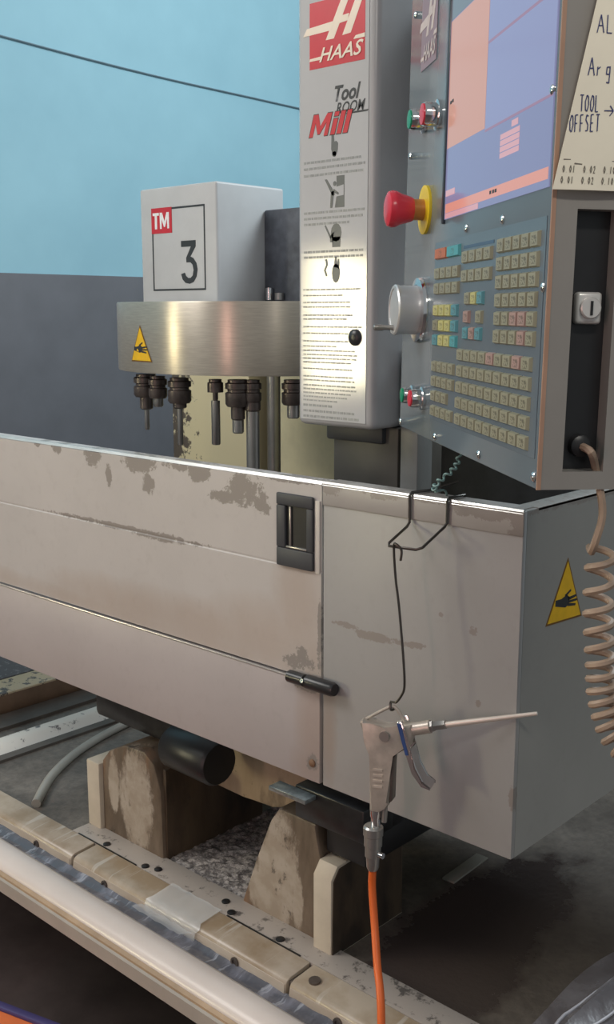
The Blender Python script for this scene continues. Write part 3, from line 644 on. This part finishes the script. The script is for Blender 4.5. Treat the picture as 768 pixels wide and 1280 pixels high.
# buttons
def button(x, z, r, ln, facem, name):
    b = MB().lathe([(0, r * 1.25), (.003, r * 1.25), (.004, r), (ln - .002, r), (ln, r * .93)], (x, 0, z), (0, -1, 0), 24).build(name, M_chrome, PN, True)
    MB().lathe([(0, r * .88), (.0015, r * .86), (.002, r * .6)], (x, -ln, z), (0, -1, 0), 20).build('button_face', facem, b, True)
M_gb = mat('green_button', srgb(24, 150, 110), .3, var=.05); M_rb = mat('red_button', srgb(222, 58, 76), .25, var=.05)  # red slightly desaturated to imitate haze over the buttons
button(.080, .3505, .0115, .017, M_gb, 'power_button'); button(.139, .346, .0125, .017, M_rb, 'power_button')
button(.066, .0435, .0095, .013, M_gb, 'start_button'); button(.114, .0435, .0105, .015, M_rb, 'stop_button')
es = MB().lathe([(0, .0265), (.003, .0265), (.0035, .024)], (.098, 0, .252), (0, -1, 0), 36).build('emergency_stop', mat('safety_yellow', srgb(246, 214, 40), .4, var=.03), PN, True, label='yellow ring under the red emergency stop mushroom')
MB().lathe([(0, .0115), (.013, .0115)], (.098, -.0035, .252), (0, -1, 0), 24).build('stop_collar', mat('brass_collar', srgb(190, 130, 70), .35, .2), es, True)
MB().lathe([(0, .0125), (.002, .0135), (.014, .0170), (.019, .0195), (.024, .0200), (.028, .0185), (.030, .014), (.0308, .006)], (.098, -.0155, .252), (0, -1, 0), 32).build('stop_mushroom', M_rb, es, True)
hw = MB().lathe([(0, .0375), (.002, .0375), (.005, .0360), (.006, .0295), (.006, .0285)], (.086, 0, .142), (0, -1, 0), 48).build('handwheel', M_chrome, PN, True)
MB().lathe([(0, .0275), (.019, .0275), (.021, .0285), (.024, .0285), (.0255, .0270), (.0255, .024), (.0245, .0235)], (.086, -.006, .142), (0, -1, 0), 48).build('wheel_hub', mat('satin_aluminium', srgb(220, 220, 221), .34, .55, var=.02), hw, True)
MB().lathe([(0, .0032), (.010, .0028), (.013, .0038), (.022, .0036), (.023, .002)], (.083, -.0305, .122), (0, -1, 0), 14).build('crank_handle', M_steel, hw, True)
# keypad
def keymat(name, c, leg):
    k = NT(name); o = k.xyz(); ax = k.math('ABSOLUTE', o[0]); az = k.math('ABSOLUTE', o[2])
    inn = k.math('MULTIPLY', k.math('LESS_THAN', ax, .0062), k.math('LESS_THAN', k.math('ABSOLUTE', k.math('SUBTRACT', o[2], -.0006)), .0034))
    gl = k.ramp(k.noise(420, 2), .46, .54)
    return k.out(k.mix(k.math('MULTIPLY', inn, k.math('MULTIPLY', gl, leg)), c, srgb(70, 66, 52)), .4)
KM = dict(b=keymat('beige_key', srgb(156, 154, 132), .75), o=keymat('orange_key', srgb(196, 112, 76), .5), c=keymat('cyan_key', srgb(86, 168, 176), .5), y=keymat('yellow_key', srgb(200, 196, 130), .6), t=keymat('teal_key', srgb(96, 156, 168), .6), r=keymat('rosy_key', srgb(176, 146, 138), .7))
KMESH = {}
def keymesh(c, w, h):
    q = (c, round(w, 4), round(h, 4))
    if q not in KMESH:
        k = MB(); a, b = w / 2, h / 2; e = .0011; dp = .0030
        A = [k.bm.verts.new(p) for p in ((-a, 0, -b), (a, 0, -b), (a, 0, b), (-a, 0, b))]
        B = [k.bm.verts.new(p) for p in ((-a + e, -dp, -b + e), (a - e, -dp, -b + e), (a - e, -dp, b - e), (-a + e, -dp, b - e))]
        k.bm.faces.new(B); k.bm.faces.new(A[::-1])
        for i in range(4): k.bm.faces.new((A[i], A[(i + 1) % 4], B[(i + 1) % 4], B[i]))
        KMESH[q] = k.mesh('key', KM[c], 0)
    return KMESH[q]
kp = MB().box(.148, .482, -.0006, .001, .024, .213).build('keypad', mat('keypad_membrane', srgb(104, 116, 126), .2, var=.03), PN, True)
def keyrow(x0, x1, ztop, cols, h=.0122, gap=.0030):
    n = len(cols); p = (x1 - x0) / n
    for i, c in enumerate(cols):
        if c == ' ': continue
        o = bpy.data.objects.new('key', keymesh(c, p - gap, h)); COL.objects.link(o); attach(o, kp, True)
        o.location = (x0 + p * (i + .5), -.0006, ztop - h / 2)
keyrow(.1545, .2490, .2065, 'oc', .0118)
for z, c in ((.1862, 'bbbb'), (.1705, 'bbbb'), (.1478, 'yytc'[0:2] + 'yt'), (.1320, 'byyt'), (.1165, 'tyyc')): keyrow(.1545, .2490, z, c)
MB().box(.2575, .3525, -.0010, .001, .2005, .2035).build('keypad_bar', mat('dark_blue_print', srgb(66, 82, 108), .2), kp, True)
keyrow(.2575, .3525, .1985, 'bbbb'); keyrow(.2575, .3525, .1805, 'bbbb')
keyrow(.2715, .3330, .1590, 'byt'); keyrow(.2700, .3315, .1415, 'r b'); keyrow(.2695, .3305, .1258, 'trt')
for i in range(6): keyrow(.3665, .4730, .2032 - .01565 * i, 'bbbbb' if i < 4 else ('bbrrb' if i == 4 else 'bbbrb'), .0126)
for i, z in enumerate((.1042, .0882, .0722, .0565, .0402)):
    keyrow(.2530, .4685, z, 'bbbbbbbbb' if i else 'bbbbrbbrb', .0118)
    if i: keyrow(.1560, .2430, z, 'bbbb' if i != 3 else 'bbb ', .0118)
PN_M = Matrix.Translation(PN.location) @ PN.rotation_euler.to_matrix().to_4x4()
def PL(x, y, z): return PN_M @ Vector((x, y, z))

# paper sheet taped to the side of the panel
M_paper = mat('yellowed_paper', srgb(246, 240, 220), .7, var=.03, scale=20)
pg = thing('paper_sheet', PL(PW + .004, .05, .231), 'yellowed paper sheet with handwritten notes stuck on the right side of the control panel', 'paper')
def PP(a, z, d=0.0): # a = distance from the slanted left edge
    y = -.003 + (z - .231) * .196 + a
    bulge = .0065 - .006 * max(0, (z - .40) / .16) + .0012 * math.sin(a * 60)
    return PL(PW + max(.0008, bulge) + d, y, z)
pm = MB(); NA, NZ = 8, 14; g = [[[pm.bm.verts.new(PP(.12 * i / NA, .231 + .33 * j / NZ, d)) for j in range(NZ + 1)] for i in range(NA + 1)] for d in (0, .0003)]
for i in range(NA):
    for j in range(NZ):
        for s_, q in ((0, 1), (1, -1)): pm.bm.faces.new([g[s_][i][j], g[s_][i + 1][j], g[s_][i + 1][j + 1], g[s_][i][j + 1]][::q])
for i in range(NA):
    pm.bm.faces.new((g[0][i][0], g[0][i + 1][0], g[1][i + 1][0], g[1][i][0])); pm.bm.faces.new((g[0][i][NZ], g[0][i + 1][NZ], g[1][i + 1][NZ], g[1][i][NZ]))
for j in range(NZ):
    pm.bm.faces.new((g[0][0][j], g[0][0][j + 1], g[1][0][j + 1], g[1][0][j])); pm.bm.faces.new((g[0][NA][j], g[0][NA][j + 1], g[1][NA][j + 1], g[1][NA][j]))
sheet = pm.build('sheet', M_paper, pg)
M_blue = mat('blue_pen', srgb(52, 60, 112), .6); M_pencil = mat('grey_pen', srgb(118, 112, 102), .6)
GL = {'A': [[(0, 0), (.4, 1), (.8, 0)], [(.15, .4), (.65, .4)]], 'L': [[(0, 1), (0, 0), (.6, 0)]], 'R': [[(0, 0), (0, 1), (.5, .95), (.55, .6), (0, .5), (.6, 0)]], 'M': [[(0, 0), (.1, 1), (.4, .3), (.7, 1), (.8, 0)]],
      'T': [[(.4, 0), (.4, 1)], [(0, 1), (.8, 1)]], 'O': [[(.35, 1), (0, .6), (.1, .1), (.45, 0), (.75, .4), (.65, .9), (.35, 1)]], 'F': [[(0, 0), (0, 1), (.6, 1)], [(0, .5), (.5, .5)]], 'S': [[(.6, .9), (.2, 1), (.05, .7), (.55, .4), (.5, .05), (0, .05)]],
      'E': [[(.6, 1), (0, 1), (0, 0), (.6, 0)], [(0, .5), (.5, .5)]], 'g': [[(.5, .5), (.1, .5), (.05, .1), (.5, .1), (.5, .55), (.45, -.4), (.1, -.35)]], 'r': [[(0, 0), (.05, .5)], [(.05, .35), (.4, .5)]], 'u': [[(0, .5), (.05, .05), (.4, .05), (.45, .5), (.5, 0)]], 'm': [[(0, 0), (0, .5), (.25, .4), (.25, 0)], [(.25, .4), (.5, .45), (.55, 0)]],
      '>': [[(0, .5), (1.3, .5)], [(.8, .9), (1.3, .5), (.8, .1)]], '.': [[(0, 0), (.1, 0)]], '0': [[(.3, 1), (0, .5), (.3, 0), (.6, .5), (.3, 1)]], '1': [[(.2, 0), (.3, 1)]], '2': [[(0, .8), (.4, 1), (.5, .6), (0, 0), (.6, 0)]]}
def hand(text, y0, z0, w_, h, m, wd=.0008, slope=0.0):
    k = MB(); x = 0
    for ch in text:
        if ch != ' ':
            for st_ in GL[ch]:
                P = []
                for a, b in st_:
                    yy = y0 + (x + a * .85) * w_; z = z0 + b * h + slope * (yy - y0)
                    P.append((yy + .003 - (z - .231) * .196, z))
                for (a0, b0), (a1, b1) in zip(P, P[1:]):
                    dx, dz = a1 - a0, b1 - b0; L_ = math.hypot(dx, dz) or 1; nx_, nz_ = -dz / L_ * wd / 2, dx / L_ * wd / 2
                    k.quad(PP(a0 + nx_, b0 + nz_, .0007), PP(a1 + nx_, b1 + nz_, .0007), PP(a1 - nx_, b1 - nz_, .0007), PP(a0 - nx_, b0 - nz_, .0007))
        x += 1.0
    return k.build('handwriting', m, sheet, smooth=0)
hand('ALARM', .0245, .3430, .0075, .0125, M_blue); hand('Argum', .0195, .3130, .0068, .0125, M_blue)
hand('TOOL', .0145, .2875, .0040, .0115, M_blue); hand('OFFSET', .0075, .2725, .0040, .0120, M_blue, slope=.05); hand('>', .0335, .2840, .0065, .009, M_blue)
for z, y0 in ((.2435, .004), (.2355, .003)):
    hand('0.01', y0, z, .0026, .005, M_pencil, .0006); hand('0.02', y0 + .016, z, .0026, .005, M_pencil, .0006); hand('0.10', y0 + .032, z, .0026, .005, M_pencil, .0006)
MB().quad(PP(.003, .2525, .0006), PP(.115, .2515, .0006), PP(.115, .2522, .0006), PP(.003, .2532, .0006)).quad(PP(.012, .2495, .0006), PP(.05, .2465, .0006), PP(.05, .2475, .0006), PP(.012, .2505, .0006)).build('ruled_line', M_pencil, sheet, smooth=0)

# coiled cord from the socket in the panel side
M_cord = mat('dusty_tan_cord', srgb(160, 138, 120), .5, var=.12, scale=50)
cp = [PL(PW - .012, .039, .034), PL(PW + .006, .041, .031), Vector((-.406, .786, 1.373)), Vector((-.398, .785, 1.341)), Vector((-.400, .780, 1.318)), Vector((-.4065, .785, 1.305))]
axp = spline([Vector(p) for p in ((-.408, .806, 1.305), (-.408, .806, 1.255), (-.402, .803, 1.21), (-.397, .802, 1.175), (-.384, .803, 1.145), (-.36, .81, 1.125))], 60)
P = spline(cp, 6); turns = 15.5; n_ = len(axp)
hx = []
for i, c in enumerate(axp):
    f = i / (n_ - 1); ff_ = f ** .85 if f < .5 else f ** .9
    t_ = (axp[min(i + 1, n_ - 1)] - axp[max(i - 1, 0)]).normalized(); u_ = t_.cross(Vector((.4, .9, .1))).normalized(); v_ = t_.cross(u_)
    an = 2 * PI * turns * (f ** 1.12) + 2.6; r_ = .0105
    hx.append(c + (u_ * math.cos(an) + v_ * math.sin(an)) * r_)
P = P[:-1] + hx + spline([hx[-1], Vector((-.33, .83, 1.115)), Vector((-.315, .85, 1.19)), Vector((-.34, .84, 1.30)), Vector((-.362, .828, 1.364))], 6)[1:]
o = MB().tube(P, .0033, 7).build('coiled_cord', M_cord); tag(o, 'tan coiled cord hanging from the socket in the side of the control panel', 'cord')
# small coil under the panel
hx = []
ax2 = spline([Vector(p) for p in ((-.655, .950, 1.368), (-.652, .948, 1.345), (-.657, .943, 1.331), (-.668, .932, 1.318), (-.682, .945, 1.306))], 24); n_ = len(ax2)
for i, c in enumerate(ax2):
    t_ = (ax2[min(i + 1, n_ - 1)] - ax2[max(i - 1, 0)]).normalized(); u_ = t_.cross(Vector((.4, .9, .1))).normalized(); v_ = t_.cross(u_)
    an = 2 * PI * 9 * i / n_; hx.append(c + (u_ * math.cos(an) + v_ * math.sin(an)) * .0024)
hx += spline([hx[-1], Vector((-.705, 1.0, 1.296)), Vector((-.72, 1.025, 1.27)), Vector((-.72, 1.03, 1.2))], 4)[1:]
o = MB().tube(hx, .0013, 6).build('spiral_lead', mat('pale_teal_lead', srgb(126, 160, 158), .4, var=.2, scale=80)); tag(o, 'small pale spiral lead dangling from the underside of the control panel', 'cord')

# ------------------------------------------------------------------ wire hook, hanger, air gun, hose
o = MB().tube(spline([Vector(p) for p in ((-.722, 1.05, 1.300), (-.742, 1.02, 1.2905))], 2) + [Vector(p) for p in ((-.7460, .990, 1.2912), (-.7460, .9858, 1.288), (-.7455, .9858, 1.256), (-.7435, .978, 1.252), (-.7425, .944, 1.2385), (-.739, .939, 1.236), (-.700, .939, 1.2375), (-.694, .942, 1.240), (-.6925, .982, 1.258), (-.692, .9858, 1.262), (-.692, .9858, 1.288), (-.692, .990, 1.2912), (-.692, 1.02, 1.2905), (-.692, 1.03, 1.26))], .0017, 8).build('wire_bracket', M_wire)
tag(o, 'bent steel wire bracket hooked over the top edge of the grey box', 'hook')
gd = Vector((math.cos(R(20)), math.sin(R(20)), 0)); gn_ = Vector((gd.y, -gd.x, 0)); G0 = Vector((-.746, .93, .924))
def G(a, z, d=0.0): return G0 + gd * a + gn_ * d + Vector((0, 0, z))
o = MB().tube(spline([Vector(p) for p in ((-.7205, .9372, 1.222), (-.7195, .9372, 1.234), (-.7255, .935, 1.2405), (-.731, .938, 1.236), (-.729, .9395, 1.20), (-.7235, .94, 1.165), (-.715, .938, 1.11), (-.7115, .937, 1.075), (-.715, .936, 1.062), (-.722, .935, 1.052))], 5) + spline([G(.0165, .1265, 0), G(.0175, .1185, .003), G(.020, .1175, 0), G(.021, .121, -.002)], 4), .0015, 8).build('wire_hanger', M_wire)
tag(o, 'long thin bent wire hanging from the wire bracket and holding the air gun', 'wire')
gun = thing('air_gun', G(0, -.012), 'metal air blow gun with long nozzle hanging on a wire', 'air gun')
gf = lambda a, b, d: G(a, b, d)
MB().prism([(-.0195, .0985), (-.0150, .1030), (-.0045, .0965), (.012, .0965), (.0285, .0985), (.0440, .1040), (.0465, .0925), (.0420, .0750), (.0265, .0705), (.0200, .0650), (.0190, .0020), (.0145, -.0060), (.0065, -.0120), (-.0055, -.0120), (-.0065, .0600), (-.0095, .0760)], gf, -.0095, .0095, .0035).build('gun_body', M_zinc, gun)
for z in (.020, .027, .034, .041): MB().prism([(-.001, z), (.011, z + .0012), (.011, z + .004), (-.001, z + .0028)], gf, .0092, .0106).build('grip_rib', M_zinc, gun)
MB().cyl(G(.013, .087, .009), G(.013, .087, .0125), .0062).build('pivot_screw', M_steel, gun)
MB().prism([(.0200, .060), (.0235, .0605), (.0225, .006), (.0190, .002)], gf, -.007, .007, .001).build('grip_back', M_tool, gun)
MB().cyl(G(.030, .0925), G(.0655, .1035), .0078).build('barrel', M_zinc, gun)
MB().lathe([(0, .0068), (.004, .0068), (.005, .0058), (.019, .0055), (.020, .004)], G(.0650, .1033), G(.0845, .1090) - G(.0650, .1033), 6).build('nozzle_nut', M_steel, gun)
MB().lathe([(0, .0036), (.06, .0030), (.1075, .0022), (.108, .0010)], G(.0840, .1086), G(.1878, .138) - G(.0840, .1086), 14).build('nozzle', mat('warm_steel_tube', srgb(220, 208, 198), .3, .35, var=.05), gun)
MB().tube([G(-.0155, .0995), G(.0, .110), G(.0165, .1205), G(.023, .1200), G(.029, .1130), G(.0345, .1050)], .0021, 8, 4).build('hanging_loop', M_zinc, gun)
lv = [(.0285, .1075), (.0345, .1085), (.0400, .0950), (.0455, .0760), (.0510, .0540), (.0600, .0385), (.0700, .0330), (.0700, .0295), (.0590, .0320), (.0470, .0470), (.0400, .0680), (.0340, .0880)]
MB().prism(lv, gf, .0102, .0122, .0006).prism(lv, gf, -.0122, -.0102, .0006).prism([(.0345, .1085), (.0400, .0950), (.0455, .0760), (.0510, .0540), (.0600, .0385), (.0700, .0330), (.0700, .0310), (.0590, .0365), (.0497, .0530), (.0440, .0755), (.0386, .0945), (.0335, .1075)][2:10], gf, -.0122, .0122, .0006).build('trigger_lever', M_chrome, gun)
MB().prism([(.0288, .1060), (.0335, .1060), (.0430, .0690), (.0395, .0690), (.0338, .0880)], gf, .0122, .0130).build('lever_grip', mat('blue_lever_coating', srgb(52, 76, 128), .35, var=.1), gun)
MB().lathe([(0, .0072), (-.010, .0072), (-.012, .0060), (-.024, .0060)], G(.000, -.0105), (0, 0, 1), 18).build('inlet_neck', M_chrome, gun)
MB().cyl(G(.0115, -.004), G(.0105, -.026), .0036).build('neck_pin', M_steel, gun)
cpl = MB().lathe([(0, .0100), (-.002, .0122), (-.012, .0122), (-.013, .0112), (-.026, .0112), (-.027, .0098), (-.040, .0098), (-.041, .0085), (-.054, .0078), (-.058, .0062)], G(-.0030, -.0335), (0, 0, 1), 20).build('hose_coupler', M_steel, gun)
MB().cyl(G(.006, -.068, .004), G(.012, -.068, .006), .0036).build('release_pin', M_chrome, cpl)
hs = [G(-.0030, -.088), Vector((-.7495, .929, .81)), Vector((-.739, .921, .773)), Vector((-.717, .900, .735)), Vector((-.684, .868, .685)), Vector((-.64, .81, .50)), Vector((-.60, .74, .22)), Vector((-.55, .66, .04)), Vector((-.45, .52, .006)), Vector((-.2, .4, .006)), Vector((.3, .45, .006))]
o = MB().tube(hs, .0048, 10, 6).build('air_hose', mat('orange_hose', srgb(226, 104, 40), .4, var=.06)); tag(o, 'orange air hose running down from the blow gun', 'hose')

# bin body (walls with real thickness)
BM = Matrix.Translation((-1.495, .772, 0)) @ Matrix.Rotation(R(15.7), 4, 'Z')
b = bpy.data.objects['orange_bin']
MB().box(-.30, .30, .088, .10, 0, .30, .002, M=BM).box(-.30, .30, -.25, -.238, 0, .30, .002, M=BM).box(-.30, -.288, -.238, .088, 0, .30, .002, M=BM).box(.288, .30, -.238, .088, 0, .30, .002, M=BM).box(-.288, .288, -.238, .088, 0, .012, M=BM).build('bin_body', M_bin, b)
MB().box(-.302, .302, .0865, .102, .30, .309, .003, M=BM).box(-.302, .302, -.252, -.2365, .30, .309, .003, M=BM).box(-.302, -.2865, -.2365, .0865, .30, .309, .003, M=BM).box(.2865, .302, -.2365, .0865, .30, .309, .003, M=BM).build('bin_rim', M_rim, b)
